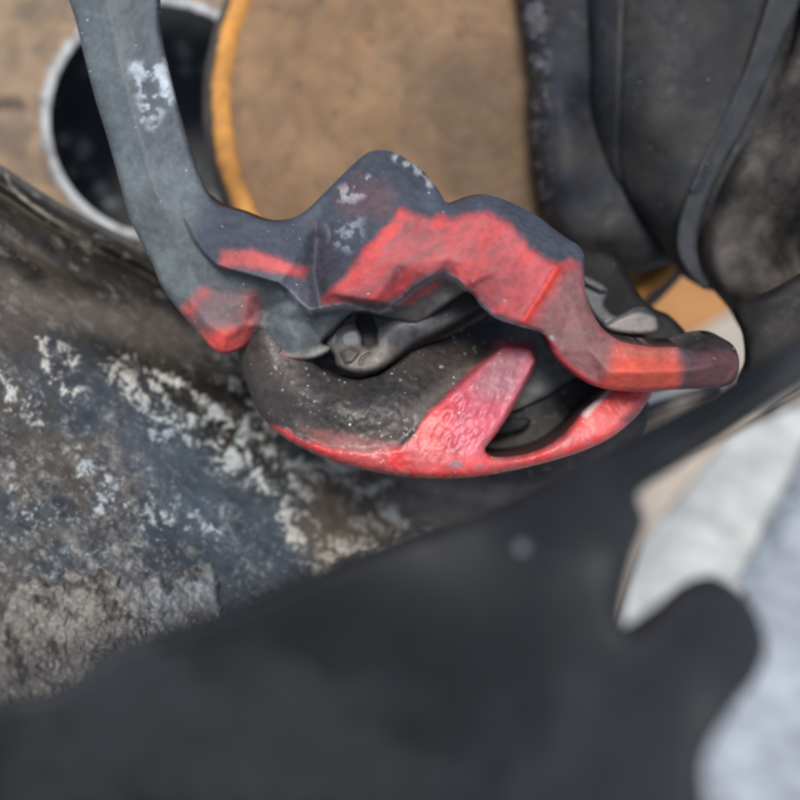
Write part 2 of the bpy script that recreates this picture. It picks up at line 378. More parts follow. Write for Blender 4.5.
# ------------------------------------------------------------------ drive shaft end: flange, joint housing, clamp band, boot
shaft = empty('drive_shaft', P(640, 70, 0.52), 'dusty black drive shaft joint with rubber boot and clamp band beside the brake disc', 'drive shaft')
def c_dark(c1, c2, sc=30, seed=2, pale=0.0):
    def f(x, y, s):
        col = np.repeat(np.array([c1], float), len(x), 0); col = mixc(col, c2, sstep(0.35, 0.65, fbm(x, y, sc, seed)))
        if pale: col = mixc(col, (0.3, 0.3, 0.31), sstep(0.68, 0.75, fbm(x, y, 7, seed+6))*pale)
        return col
    return f
f = tps([(529, -60, -10), (529, 100, -10), (545, 100, 6), (570, 100, 8), (590, 100, -2), (535, 190, -8), (560, 180, 8), (590, 200, 4), (560, 240, -4), (610, 240, 6), (610, 272, -12), (660, 240, 2), (700, 100, -10), (570, -60, 8), (700, -60, -10)])
tagp(relief('hub_flange', [(527, -110), (527, 60), (529, 120), (533, 165), (541, 205), (552, 232), (572, 258), (600, 272), (640, 272), (672, 264), (698, 270), (720, 200), (740, -110)], 0.515,
     lambda x, y: f(x, y)+3*(fbm(x, y, 8, 3)-0.5)*sstep(560, 535, x), 60, M_rub,
     lambda x, y, s: mixc(c_dark((0.014, 0.017, 0.025), (0.026, 0.024, 0.023), 40, 4)(x, y, s), (0.10, 0.10, 0.11), sstep(0.5, 0.62, fbm(x, y, 8, 7))*sstep(556, 540, x)), step=3, er=18, ee=14), shaft)
f2 = tps([(592, -60, -8), (592, 120, -8), (618, 100, 4), (650, 120, 12), (690, 140, 14), (640, 215, -2), (665, 252, -6), (680, 220, 8), (690, 275, -8), (750, 0, 10), (620, 190, -8), (650, -60, 12)])
hs = tagp(relief('joint_housing', [(593, -110), (590, 60), (590, 130), (593, 160), (602, 180), (622, 202), (646, 228), (668, 257), (688, 280), (720, 288), (760, 200), (800, -110)], 0.495,
     lambda x, y: 1.6*f2(x, y)-2.0*np.exp(-(seg_dist(x, y, np.array([(626, -60), (618, 150), (622, 190)], float), False)/2.0)**2), 60, M_rub,
     c_dark((0.015, 0.017, 0.021), (0.026, 0.025, 0.025), 35, 6), step=3, er=18, ee=14), shaft)
band = [(790, -60), (748, 60), (722, 120), (700, 165), (684, 205), (677, 240), (683, 265), (703, 289), (709, 286), (700, 266), (697, 240), (705, 205), (723, 168), (746, 125), (774, 65), (818, -50)]
tagp(relief('clamp_band', band, 0.466, lambda x, y: 2.0*sstep(196, 190, y)*sstep(715, 700, x+(y-160)*0.3)+0*x, 6, M_rub, c_dark((0.020, 0.024, 0.030), (0.028, 0.031, 0.036), 20, 1), step=2.5, er=3, ee=1.5), shaft)
f3 = tps([(830, -60, 4), (765, 110, -10), (712, 205, -10), (700, 255, -10), (735, 180, 6), (770, 150, 14), (800, 120, 18), (725, 250, 6), (745, 290, 2), (780, 240, -4), (810, 180, 14), (840, 260, 2), (740, 325, -10), (850, 60, 20)])
tagp(relief('boot', [(838, -110), (790, 50), (765, 100), (732, 164), (710, 202), (699, 240), (702, 266), (711, 287), (728, 308), (742, 330), (765, 348), (830, 340), (920, 200), (920, -110)], 0.462,
     lambda x, y: 1.4*f3(x, y)+4*np.cos(seg_dist(x, y, np.array([(838, -60), (735, 164), (700, 240), (715, 290)], float), False)/9.0), 70, M_rub,
     lambda x, y, s: mixc(c_dark((0.075, 0.066, 0.060), (0.040, 0.035, 0.032), 28, 3)(x, y, s), (0.018, 0.017, 0.016), pm(x, y, [(800, 205), (775, 235), (765, 270), (785, 275), (820, 240)], 10, 6)), step=3, er=18, ee=14), shaft)  # dark oval paints the shade in the boot's hollow

# steering knuckle: dark iron right of the bracket arm, near-black shade filler behind it
kn = empty('steering_knuckle', P(780, 340, 0.46), 'near-black steering knuckle under the rubber boot, behind the bracket end', 'knuckle')
tagp(relief('upright', [(733, 306), (742, 334), (744, 360), (738, 384), (760, 380), (860, 340), (930, 250), (840, 255), (770, 290)], 0.435, tps([(738, 320, -6), (760, 330, 4), (820, 330, 8), (820, 400, 6), (745, 400, -2)]), 60, M_rub, c_dark((0.010, 0.009, 0.009), (0.018, 0.016, 0.015), 30, 2), step=4, er=8, ee=6), kn)
tagp(relief('void_backing', [(560, 250), (612, 256), (628, 276), (644, 300), (656, 309), (668, 314), (680, 325), (690, 337), (700, 350), (700, 380), (600, 390), (560, 300)], 0.452, tps([(600, 300, 0), (640, 320, -4), (680, 345, -2), (740, 370, 2), (600, 380, 0)]), 40, M_rub, c_dark((0.008, 0.007, 0.007), (0.014, 0.012, 0.012), 24, 3), step=4, er=6, ee=5), kn)  # near-black piece stands in for the shadowed void above the arm

# ------------------------------------------------------------------ wheel: corroded barrel, spoke, stick-on weights
wheel = empty('wheel', P(200, 760, 0.30), 'dirty alloy wheel with corroded inner barrel and blurred slate spoke', 'wheel')
edge = [(-160, 62), (-60, 122), (0, 164), (60, 203), (110, 229), (150, 248), (200, 276), (260, 320), (330, 372), (430, 430), (520, 452), (590, 436), (640, 408), (716, 384)]
fb = tps([(-150, 70, 10), (0, 168, 0), (110, 232, -20), (240, 320, -50), (400, 440, -72), (600, 450, -70), (800, 390, -60),
          (-150, 350, 80), (0, 330, 45), (100, 380, 25), (200, 430, -5), (300, 480, -35), (420, 520, -60), (620, 500, -62),
          (-100, 600, 130), (60, 560, 88), (150, 560, 70), (230, 580, 45), (330, 580, 5), (450, 570, -30), (60, 680, 115), (200, 680, 90), (400, 680, 30), (650, 640, -30), (100, 850, 150), (400, 850, 90), (800, 800, 0)])
edl = np.array(edge, float)
def h_bar(x, y):
    de = seg_dist(x, y, edl, False)
    h = fb(x, y) - 5*np.exp(-((de-26)/5)**2) + 3*np.exp(-((de-16)/4)**2) - 3*np.exp(-((de-60)/9)**2)
    u = x*0.80+y*0.60; v = -x*0.60+y*0.80
    h = h + 3.0*(fbm(u/4, v, 22, 3)-0.5) + 1.5*(pale_mask(x, y))*(0.3+fbm(x, y, 6, 4)) + 0.7*(fbm(x, y, 9, 12)-0.5)
    return h
def pale_mask(x, y):
    wx = x+14*(fbm(x, y, 26, 21)-0.5); wy = y+14*(fbm(x, y, 26, 22)-0.5)
    bands = [([(40, 340), (52, 368), (66, 396), (88, 392)], 7, 1.0), ([(62, 345), (78, 362)], 5, .9), ([(112, 372), (130, 388), (145, 412), (180, 425), (196, 424)], 11, 1.0), ([(128, 360), (160, 388), (172, 405)], 7, .8), ([(150, 372), (190, 390), (205, 402)], 6, 1),
             ([(150, 436), (190, 434), (216, 448), (236, 462), (258, 476), (276, 492), (292, 522), (304, 545)], 11, 1.0), ([(214, 410), (240, 425), (270, 455), (312, 476)], 10, .9), ([(235, 380), (260, 410), (300, 440), (345, 470)], 12, 0.95), ([(300, 490), (318, 530), (322, 560)], 8, .8),
             ([(330, 470), (352, 485)], 9, 0.9), ([(362, 492), (392, 480)], 8, .8), ([(385, 505), (402, 528), (398, 545)], 8, .9), ([(352, 525), (370, 520)], 8, .9), ([(318, 572), (345, 545), (380, 555), (410, 540)], 12, .8), ([(425, 532), (445, 520)], 6, .8),
             ([(0, 372), (14, 398), (42, 430)], 10, .5), ([(10, 500), (50, 520)], 12, .4), ([(80, 470), (130, 500), (170, 520)], 18, .35), ([(190, 510), (215, 530)], 8, .5), ([(230, 355), (250, 372), (262, 400)], 12, .7)]
    n = 0.5*fbm(wx*0.75+wy*0.5, -wx*0.55+wy, 7, 8, 4)+0.5*fbm(wx*1.2, wy, 3.4, 18, 2); big = fbm(x, y, 22, 41, 3); m = np.zeros(len(x))
    for ln, wd, st in bands:
        dd = seg_dist(wx, wy, np.array(ln, float), False, wd*2.6); core = np.clip(1.12-dd/wd*0.68, 0, 1)*(0.6+0.4*st)
        thr = 0.71-0.29*core+0.35*(0.5-big)
        m = np.maximum(m, sstep(thr-0.06, thr+0.19, n)*(0.65+0.35*st)*sstep(0, 0.15, core))
    sc = sstep(0.52, 0.82, n+0.35*(big-0.5))*0.38*sstep(330, 420, y+0.1*x)*sstep(560, 300, x)
    return np.maximum(m, sc)
def c_bar(x, y, s):
    u = x*0.80+y*0.60; v = -x*0.60+y*0.80
    n1 = fbm(x, y, 70, 1); st = fbm(u/5, v, 14, 6); n2 = fbm(x, y, 18, 3)
    col = np.repeat(np.array([[0.045, 0.052, 0.060]]), len(x), 0)
    col = mixc(col, (0.070, 0.092, 0.118), pm(x, y, [(90, 400), (160, 400), (250, 440), (330, 560), (250, 600), (150, 520), (80, 460)], 40)*0.8)
    col = mixc(col, (0.080, 0.105, 0.125), pm(x, y, [(190, 330), (250, 340), (320, 470), (250, 440), (200, 380)], 18)*0.8)
    col = mixc(col, (0.075, 0.062, 0.050), sstep(0.42, 0.62, n1)*pm(x, y, [(-200, 250), (60, 300), (120, 420), (140, 600), (-200, 720)], 40)*0.8)
    col = mixc(col, (0.11, 0.092, 0.075), pm(x, y, [(310, 460), (700, 400), (800, 700), (330, 620), (300, 520)], 22))
    col = mixc(col, (0.36, 0.31, 0.26), pm(x, y, [(400, 500), (560, 470), (700, 380), (760, 420), (480, 560)], 25)*0.8)  # lighter brown patch, colour raised to offset the caliper's shadow
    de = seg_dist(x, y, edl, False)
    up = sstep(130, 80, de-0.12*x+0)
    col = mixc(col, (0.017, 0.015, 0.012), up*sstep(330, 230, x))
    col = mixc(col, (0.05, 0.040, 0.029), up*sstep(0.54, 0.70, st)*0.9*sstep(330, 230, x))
    col = mixc(col, (0.115, 0.10, 0.085), lm(x, y, [(-60, 255), (20, 300), (90, 315), (160, 330), (240, 362)], 17, 14, 9, 20, 5)*0.8)
    col = mixc(col, (0.30, 0.27, 0.22), lm(x, y, [(4, 168), (10, 186), (30, 204), (62, 226), (90, 243)], 1.6, 1.6, 1.5, 7, 9)*0.8)  # pale scratch line along the groove, rim lip highlight painted in
    col = mixc(col, (0.10, 0.10, 0.095), sstep(9, 3, de)*0.7)
    col = mixc(col, (0.30, 0.28, 0.25), sstep(0.66, 0.74, fbm(u/2.5, v, 6, 14))*0.28)
    col = mixc(col, (0.24, 0.22, 0.20), sstep(0.38, 0.78, 0.5*fbm(x*0.8+y*0.4, y*0.8-x*0.4, 7, 31)+0.5*fbm(x, y, 3, 37, 2))*sstep(.36, .62, fbm(x, y, 34, 33))*pm(x, y, [(0, 400), (120, 400), (180, 520), (230, 560), (0, 640)], 30)*0.6)
    p = pale_mask(x, y)
    cool = sstep(340, 200, x)*sstep(360, 440, y)
    pc = np.array([[0.50, 0.48, 0.43]])*(1-cool[:, None])+np.array([[0.47, 0.52, 0.545]])*cool[:, None]
    col = col*(1-p[:, None])+pc*p[:, None]
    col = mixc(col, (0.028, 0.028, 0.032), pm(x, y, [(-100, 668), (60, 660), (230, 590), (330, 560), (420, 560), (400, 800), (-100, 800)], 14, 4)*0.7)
    return col*(0.8+0.4*n2)[:, None]
out = edge + [(722, 396), (640, 452), (580, 500), (520, 600), (500, 900), (-160, 900), (-260, 500)]
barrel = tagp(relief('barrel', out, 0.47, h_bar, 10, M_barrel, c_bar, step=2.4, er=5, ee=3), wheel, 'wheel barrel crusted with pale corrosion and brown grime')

# stick-on balance weights, crusted
def crust(seed, cool):
    def f(x, y, s):
        n = fbm(x, y, 9, 3); st = fbm(x*1.0+y*0.15, y*0.3, 5, 6, 3); g2 = fbm(x, y, 2.8, 8, 2)
        cl = sstep(95, 170, x); a = np.array([[0.20, 0.185, 0.165]]); b_ = np.array([[0.175, 0.195, 0.22]])
        col = a*(1-cl[:, None])+b_*cl[:, None]
        col = mixc(col, (0.33, 0.325, 0.31), sstep(0.35, 0.85, 0.4*st+0.6*g2)*0.75)
        col = mixc(col, (0.06, 0.05, 0.045), sstep(0.50, 0.68, fbm(x, y, 13, 12))*0.85)
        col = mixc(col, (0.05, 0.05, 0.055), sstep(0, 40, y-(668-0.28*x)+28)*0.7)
        return col*(0.5+0.5*n)[:, None]
    return f
for i, (pl, cool) in enumerate([([(20, 584), (38, 576), (52, 586), (66, 582), (70, 610), (71, 700), (0, 710), (-4, 640), (8, 604)], 0), ([(62, 576), (74, 570), (92, 575), (104, 570), (119, 574), (120, 600), (118, 680), (66, 700), (64, 610)], 0),
        ([(113, 585), (124, 588), (132, 581), (147, 584), (150, 606), (150, 672), (112, 682), (113, 610)], 1), ([(143, 574), (158, 572), (164, 574), (170, 592), (180, 586), (190, 590), (191, 656), (143, 675), (143, 600)], 1), ([(185, 568), (196, 566), (210, 560), (217, 574), (226, 640), (185, 658), (185, 590)], 1)]):
    cx, cy = np.mean(pl, 0); dd = 0.47-float(fb(np.array([cx]), np.array([cy]))[0])/1000
    def hw(x, y, cx=cx, cy=cy, i=i): return fb(x, y)-float(fb(np.array([cx]), np.array([cy]))[0]) + 3.5 + 2*(fbm(x*1.0+y*0.15, y*0.35, 6, 6)-0.5)+3*(fbm(x, y, 14, 5)-0.5)+2.5*(fbm(x, y, 3.5, 9+i, 2)-0.5)
    jag = smooth_poly(pl, 4, sharp=True); jag = jag + (np.stack([fbm(jag[:, 0], jag[:, 1], 6, 3+i), fbm(jag[:, 0], jag[:, 1], 6, 13+i)], 1)-0.5)*12
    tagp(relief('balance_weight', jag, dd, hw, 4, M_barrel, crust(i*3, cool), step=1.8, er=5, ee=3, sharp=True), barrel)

# near slate spoke with the round-ended branch
fs_ = tps([(-100, 760, -30), (100, 664, -22), (300, 582, -14), (500, 503, -16), (700, 404, -34), (860, 316, -40), (800, 386, -20), (100, 760, -46), (300, 680, -28), (450, 600, -8), (600, 520, -2), (720, 425, -24), (620, 560, 4),
           (300, 850, -58), (500, 720, -6), (600, 680, 8), (700, 640, 14), (720, 690, 26), (690, 590, -8), (712, 580, -12), (755, 640, 6), (600, 850, 20), (100, 900, -80)])
spoke = [(-160, 812), (-60, 740), (0, 703), (60, 690), (110, 652), (170, 630), (240, 604), (320, 570), (400, 536), (480, 510), (550, 476), (620, 441), (700, 400), (760, 362), (820, 328), (900, 285), (940, 300),
         (800, 386), (720, 440), (675, 468), (638, 494), (645, 520), (634, 556), (626, 590), (622, 618), (630, 627), (645, 618), (664, 600), (686, 583), (712, 576), (738, 590), (758, 616), (766, 645), (757, 677), (735, 706), (705, 760), (690, 900), (400, 960), (-160, 960)]
sp = tagp(relief('spoke', spoke, 0.215, fs_, 9, M_spoke, c_dark((0.011, 0.0128, 0.015), (0.027, 0.0295, 0.033), 170, 2), step=6, er=14, ee=9), wheel, 'blurred slate-grey spoke with rounded end')
tagp(relief('paint_chip', [(514, 545), (522, 541), (530, 545), (531, 552), (523, 557), (515, 553)], 0.215-float(fs_(np.array([522.]), np.array([549.]))[0])/1000, lambda x, y: 0*x+1.2, 3, M_steel, const((0.10, 0.105, 0.115)), step=2, er=3, ee=1.5), sp)

# ------------------------------------------------------------------ brake pad seen through the caliper window
pad = empty('brake_pad', P(550, 420, 0.44), 'grey brake pad with dark friction block inside the caliper window', 'brake pad')
tagp(relief('backing_steel', [(536, 318), (580, 310), (622, 380), (600, 384), (575, 378), (548, 395), (520, 408), (505, 414), (528, 372)], 0.438, lambda x, y: 3*(fbm(x, y, 30, 4)-0.5)+1.5*(fbm(x, y, 6, 5)-0.5), 6, M_steel, c_dark((0.14, 0.145, 0.14), (0.11, 0.11, 0.105), 25, 4), step=3, er=3, ee=1.5, sharp=True), pad)
tagp(relief('friction_block', [(470, 380), (520, 404), (576, 376), (640, 380), (640, 440), (560, 475), (480, 475)], 0.452, tps([(500, 430, 0), (540, 420, 6), (600, 400, 2), (500, 460, -4), (560, 460, -2)]), 20, M_rub, c_dark((0.055, 0.055, 0.056), (0.075, 0.07, 0.066), 20, 3, 0.3), step=3, er=4, ee=3), pad)
tagp(relief('notch_shade', [(490, 424), (512, 418), (530, 419), (526, 428), (508, 434), (490, 436)], 0.441, lambda x, y: 0*x, 8, M_rub, const((0.012, 0.012, 0.013)), step=2, er=3, ee=2), pad)  # near-black piece stands in for the shaded notch in the pad
clip = relief('pad_clip', [(580, 276), (598, 282), (608, 291), (604, 305), (616, 316), (634, 308), (646, 308), (656, 318), (657, 330), (640, 334), (614, 331), (600, 322), (588, 306)], 0.432,
      lambda x, y: 5*pm(x, y, [(600, 330), (618, 318), (640, 310), (660, 316), (660, 340), (610, 340)], 2.5)+3*pm(x, y, [(580, 270), (600, 280), (612, 292), (600, 292), (584, 284)], 2), 8, M_steel,
      lambda x, y, s: mixc(c_dark((0.055, 0.06, 0.066), (0.075, 0.078, 0.08), 12, 3)(x, y, s), (0.20, 0.18, 0.165), pm(x, y, [(606, 326), (630, 312), (656, 318), (658, 334), (610, 334)], 3)), step=1.8, er=3, ee=2)
tagp(clip, None, 'small bent grey spring clip behind the red bracket arm', 'clip')

# ------------------------------------------------------------------ caliper body
cal = empty('brake_caliper', P(440, 478, 0.41), 'grimy brown-black brake caliper with red painted lower edge and window', 'brake caliper')
win = [(537, 350), (537, 364), (524, 388), (512, 410), (497, 433), (485, 449), (490, 456), (505, 457), (525, 454), (545, 447), (560, 437), (572, 425), (582, 412), (592, 403), (606, 391), (618, 378), (600, 360), (565, 342)]
fc = tps([(245, 350, -6), (262, 340, 0), (300, 350, -4), (255, 395, -4), (290, 390, 8), (340, 400, 13), (310, 430, 9), (380, 395, 10), (380, 440, 14), (430, 390, 2), (430, 430, 12), (320, 362, -6), (365, 380, -2),
          (420, 362, -8), (460, 345, -32), (505, 325, -60), (480, 366, -20), (520, 347, -40), (460, 400, 2), (470, 440, 13), (400, 465, 12), (440, 470, 12), (500, 470, 8), (560, 455, 4), (600, 430, 0), (640, 405, -6), (620, 380, -8), (600, 330, -18), (440, 300, -40), (340, 330, -22)])
cal_out = [(236, 340), (238, 354), (243, 372), (250, 393), (258, 411), (269, 425), (286, 439), (310, 452), (342, 464), (380, 473), (420, 478), (460, 478), (500, 473), (540, 464), (580, 452), (610, 438), (634, 419), (645, 405), (654, 388), (640, 360), (590, 320), (520, 285), (440, 285), (340, 320), (300, 320), (260, 320)]
rib = [(499, 347), (504, 343), (518, 343), (533, 347), (537, 360), (524, 388), (512, 410), (497, 433), (484, 452), (470, 470), (420, 470), (396, 452), (415, 432), (434, 408), (455, 388), (478, 367)]
fr = tps([(515, 347, -10), (500, 375, 0), (525, 375, -1), (480, 405, 9), (500, 410, 7), (450, 425, 13), (480, 440, 14), (440, 455, 15), (465, 465, 13)])
def h_cal(x, y):
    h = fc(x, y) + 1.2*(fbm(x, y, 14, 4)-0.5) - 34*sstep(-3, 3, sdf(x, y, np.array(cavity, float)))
    h = h + 3.5*sstep(-7, 5, sdf(x, y, np.array(lowred, float)))
    rs = sdf(x, y, rib, 14); mk = sstep(-4, 4, rs)*sstep(472, 430, y+0.15*(x-460))
    u = (x*0.5-y*0.866); v = (x*0.866+y*0.5)
    h = h*(1-mk) + fr(x, y)*mk
    h = h + 2.4*(fbm(u/2.2, v, 4.2, 4, 2)-0.5)*sstep(-2, 6, rs)*sstep(462, 440, y)*sstep(425, 450, x)
    return h + 1.4*(fbm(x, y, 5, 9)-0.5)*sstep(240, 300, x)*sstep(480, 400, x)
cavity = [(300, 340), (309, 357), (322, 368), (338, 376), (358, 379), (378, 374), (396, 362), (412, 350), (440, 337), (480, 316), (520, 290), (440, 270), (340, 300)]
lowred = [(252, 412), (268, 426), (282, 431), (300, 440), (330, 449), (370, 452), (400, 447), (415, 436), (432, 412), (452, 392), (478, 370), (502, 346), (545, 350), (535, 380), (512, 420), (490, 452), (505, 458), (530, 454), (560, 438), (585, 408), (606, 388), (660, 385), (660, 420), (600, 460), (460, 500), (340, 485), (250, 440)]
def c_cal(x, y, s):
    n = fbm(x, y, 30, 2); n5 = fbm(x, y, 5, 7)
    col = np.repeat(np.array([[0.044, 0.037, 0.035]]), len(x), 0)
    col = mixc(col, (0.030, 0.029, 0.031), sstep(0.45, 0.65, fbm(x, y, 12, 8))*pm(x, y, [(250, 360), (400, 370), (440, 400), (330, 430), (270, 410)], 20))
    col = mixc(col, (0.085, 0.068, 0.060), pm(x, y, [(238, 345), (300, 362), (300, 385), (250, 390)], 10)*0.6)
    col = mixc(col, (0.11, 0.09, 0.08), lm(x, y, [(300, 425), (350, 440), (390, 437), (425, 408), (470, 372)], 8, 8, 4)*0.7)
    col = mixc(col, (0.016, 0.015, 0.016), pm(x, y, [(440, 345), (500, 330), (560, 300), (520, 270), (430, 290), (300, 320), (310, 356), (340, 377), (380, 375), (412, 352)], 10)*0.85)  # recess and pin gap coloured near-black to deepen their shade
    r = pm(x, y, lowred, 4.5, 5, 14, 5)
    col = mixc(col, (0.30, 0.10, 0.09), sstep(0.02, 0.3, r)*0.5)
    col = mixc(col, (0.60, 0.045, 0.045), r)
    col = mixc(col, (0.56, 0.10, 0.10), r*sstep(0.4, 0.6, fbm(x, y, 22, 12))*0.9)
    col = mixc(col, (0.55, 0.12, 0.13), r*pm(x, y, [(400, 440), (500, 460), (620, 420), (640, 400), (580, 440), (480, 470), (410, 465)], 12)*0.7)
    col = mixc(col, (0.45, 0.17, 0.16), pm(x, y, [(300, 428), (330, 430), (370, 440), (400, 444), (380, 456), (330, 448)], 5, 3)*0.55)
    col = mixc(col, (0.62, 0.60, 0.57), lm(x, y, [(585, 414), (602, 396), (610, 388)], 3, 2.5, 1.5)*0.8)
    col = mixc(col, (0.17, 0.15, 0.17), sstep(0.55, 0.66, fbm(x, y, 9, 19))*pm(x, y, [(450, 448), (485, 448), (480, 470), (440, 466)], 5))
    col = mixc(col, (0.14, 0.06, 0.07), sstep(0.45, 0.62, fbm(x, y, 14, 23))*pm(x, y, [(600, 436), (650, 392), (660, 420), (610, 445)], 5)*0.8)
    rb = pm(x, y, rib, 5, 2)*sstep(466, 448, y)
    col = mixc(col, (0.46, 0.085, 0.125), rb*sstep(430, 462, x)*0.9)
    col = mixc(col, (0.27, 0.145, 0.17), rb*pm(x, y, [(495, 352), (530, 347), (535, 370), (515, 398), (478, 400), (474, 382)], 12)*0.8)
    col = mixc(col, (0.55, 0.17, 0.20), rb*lm(x, y, [(535, 365), (512, 408), (486, 450)], 9, 9)*0.5)  # light on the rib's right edge painted as paler pink
    col = mixc(col, (0.42, 0.02, 0.055), lm(x, y, [(496, 345), (536, 347)], 3, 3)*0.8)
    edge_ = sstep(5, 1, s)*sstep(0.45, 0.6, n5)
    col = mixc(col, (0.45, 0.30, 0.28), edge_*sstep(430, 445, y)*sstep(540, 480, x)*0.6)
    col = mixc(col, (0.45, 0.42, 0.40), sstep(0.86, 0.90, fbm(x, y, 3.2, 15, 2))*(1-r)*0.8)
    return col*(0.75+0.5*n)[:, None]
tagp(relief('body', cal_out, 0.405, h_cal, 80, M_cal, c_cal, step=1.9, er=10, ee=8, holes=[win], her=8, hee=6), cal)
# guide pin carrier between bracket and caliper
pin = empty('guide_pin', P(362, 374, 0.415), 'grey guide pin carrier with round bolt head between bracket and caliper', 'guide pin')
arm = [(324, 344), (334, 324), (350, 304), (366, 300), (382, 308), (402, 316), (420, 316), (445, 290), (480, 280), (520, 296), (498, 306), (478, 312), (455, 325), (432, 337), (412, 347), (398, 358), (382, 369), (364, 374), (348, 372), (337, 366), (334, 356)]
fp = tps([(330, 345, 0), (345, 330, 0), (360, 315, -6), (345, 360, 6), (365, 362, 8), (390, 350, 6), (385, 335, 4), (420, 330, 2), (460, 310, -4), (500, 300, -8), (410, 345, -2), (365, 340, 2)])
def h_pin(x, y):
    h = fp(x, y)
    h = h - 14*pm(x, y, [(358, 314), (372, 316), (377, 330), (376, 344), (369, 348), (363, 345), (360, 332), (356, 322)], 2.5)
    h = h - 3*lm(x, y, [(337, 341), (339, 334), (345, 330), (356, 328)], 1.2, 1.2) - 3.0*lm(x, y, [(322, 341), (350, 315)], 1.3, 1.2)
    h = h - 3*lm(x, y, [(360, 364), (362, 358), (369, 353)], 0.8, 1)
    return h + 3*pm(x, y, [(340, 352), (350, 347), (360, 352), (352, 362), (345, 363)], 1.5)
def c_pin(x, y, s):
    col = np.repeat(np.array([[0.115, 0.110, 0.110]]), len(x), 0)
    col = mixc(col, (0.165, 0.15, 0.13), pm(x, y, [(333, 352), (400, 345), (390, 372), (340, 378)], 6))
    col = mixc(col, (0.10, 0.085, 0.072), pm(x, y, [(340, 353), (350, 347), (360, 352), (352, 361), (345, 363)], 1.5))
    col = mixc(col, (0.075, 0.08, 0.092), pm(x, y, [(378, 312), (520, 270), (520, 310), (440, 332), (400, 345), (380, 340)], 6)*0.9)
    col = mixc(col, (0.055, 0.055, 0.058), pm(x, y, [(440, 280), (540, 270), (540, 330), (430, 345)], 12)*0.7)
    return col*(0.52+0.3*fbm(x, y, 12, 3))[:, None]
carr = tagp(relief('carrier_arm', arm, 0.412, h_pin, 26, M_steel, c_pin, step=1.5, er=7, ee=7), pin)
tagp(relief('bolt_head', [(340, 342), (342, 334), (349, 330), (357, 330), (361, 336), (362, 343), (358, 349), (350, 350), (343, 348)], 0.409, lambda x, y: 0*x, 10, M_steel, const((0.095, 0.10, 0.11)), step=1.5, er=4, ee=3), carr)

# ------------------------------------------------------------------ caliper bracket (the wavy casting)
brk = empty('caliper_bracket', P(230, 354, 0.40), 'wavy grey cast bracket with faded red paint, above the caliper', 'caliper bracket')
b_out = [(58, -70), (78, 30), (95, 98), (105, 130), (115, 165), (123, 195), (131, 222), (141, 242), (152, 263), (162, 287), (180, 312), (200, 335), (213, 349), (224, 354), (236, 351), (248, 344), (258, 339), (266, 343), (272, 352), (282, 357), (300, 360), (316, 358), (328, 352),
         (330, 347), (322, 343), (334, 330), (350, 314), (364, 311), (380, 315), (400, 321), (418, 324), (440, 309), (464, 292), (472, 294), (481, 306), (495, 318), (518, 326), (540, 332), (548, 340), (553, 353), (562, 365), (576, 376), (592, 385), (612, 390), (640, 392), (670, 390), (697, 389), (716, 388), (731, 384), (738, 374), (739, 358), (732, 344), (718, 337), (704, 338),
         (692, 344), (683, 347), (674, 347), (656, 347), (638, 345), (620, 341), (606, 332), (597, 321), (589, 305), (585, 288), (584, 270), (584, 256), (579, 246), (568, 239), (554, 229), (540, 218), (525, 209), (510, 202), (495, 197), (480, 195), (464, 199), (452, 204), (446, 203), (439, 191), (431, 180), (420, 168), (406, 159), (394, 152), (380, 150), (369, 152),
         (359, 159), (346, 171), (335, 182), (324, 193), (312, 205), (302, 213), (288, 220), (272, 222), (258, 219), (244, 213), (230, 209), (218, 205), (208, 195), (198, 173), (192, 155), (186, 135), (180, 115), (172, 85), (160, 30), (150, -70)]
fbk = tps([(60, -50, -8), (105, -50, 2), (145, -50, -6), (98, 110, -9), (128, 110, 0), (174, 110, -8), (124, 195, -7), (152, 195, 2), (196, 190, -6),
           (190, 218, 2), (215, 222, 0), (240, 222, -4), (222, 258, 8), (258, 236, 0), (258, 270, 9), (298, 228, -6), (296, 265, 5), (303, 292, 7), (318, 250, -3), (312, 300, 5),
           (345, 195, 0), (376, 162, -8), (338, 245, 3), (358, 235, 7), (335, 288, 12), (365, 253, 14), (398, 214, 12), (400, 260, 15), (370, 292, 15), (440, 232, 13), (450, 260, 15), (500, 242, 12), (520, 270, 13), (490, 288, 15), (550, 265, 9), (530, 308, 11), (500, 308, 13),
           (410, 172, -8), (420, 192, 4), (445, 208, -2), (480, 200, -8), (480, 217, 6), (528, 214, -8), (562, 237, -9), (545, 248, 3), (576, 256, -4), (572, 300, 4), (545, 328, 8), (575, 342, 8), (560, 310, 8), (600, 366, 11), (588, 378, 6), (640, 368, 13), (640, 388, 5), (640, 350, 3), (685, 366, 10),
           (165, 270, -4), (180, 300, 0), (200, 320, 5), (224, 344, 6), (214, 300, 3), (240, 310, 3), (255, 330, -6), (262, 310, -2), (285, 332, 2), (300, 350, 3), (320, 335, -3), (400, 316, -4), (430, 300, -2), (460, 288, -2)], reg=1.0)
rim = [(176, 200), (186, 222), (194, 240), (204, 254), (216, 266), (235, 272), (260, 279), (278, 284), (290, 293), (300, 304), (310, 312), (325, 309), (345, 306), (360, 309), (378, 313), (390, 309), (402, 300), (415, 288), (430, 279), (445, 275), (458, 281), (468, 291)]
flange = rim + [(480, 340), (560, 380), (620, 430), (780, 420), (780, 300), (600, 220), (480, 150), (380, 110), (300, 190), (240, 190)]
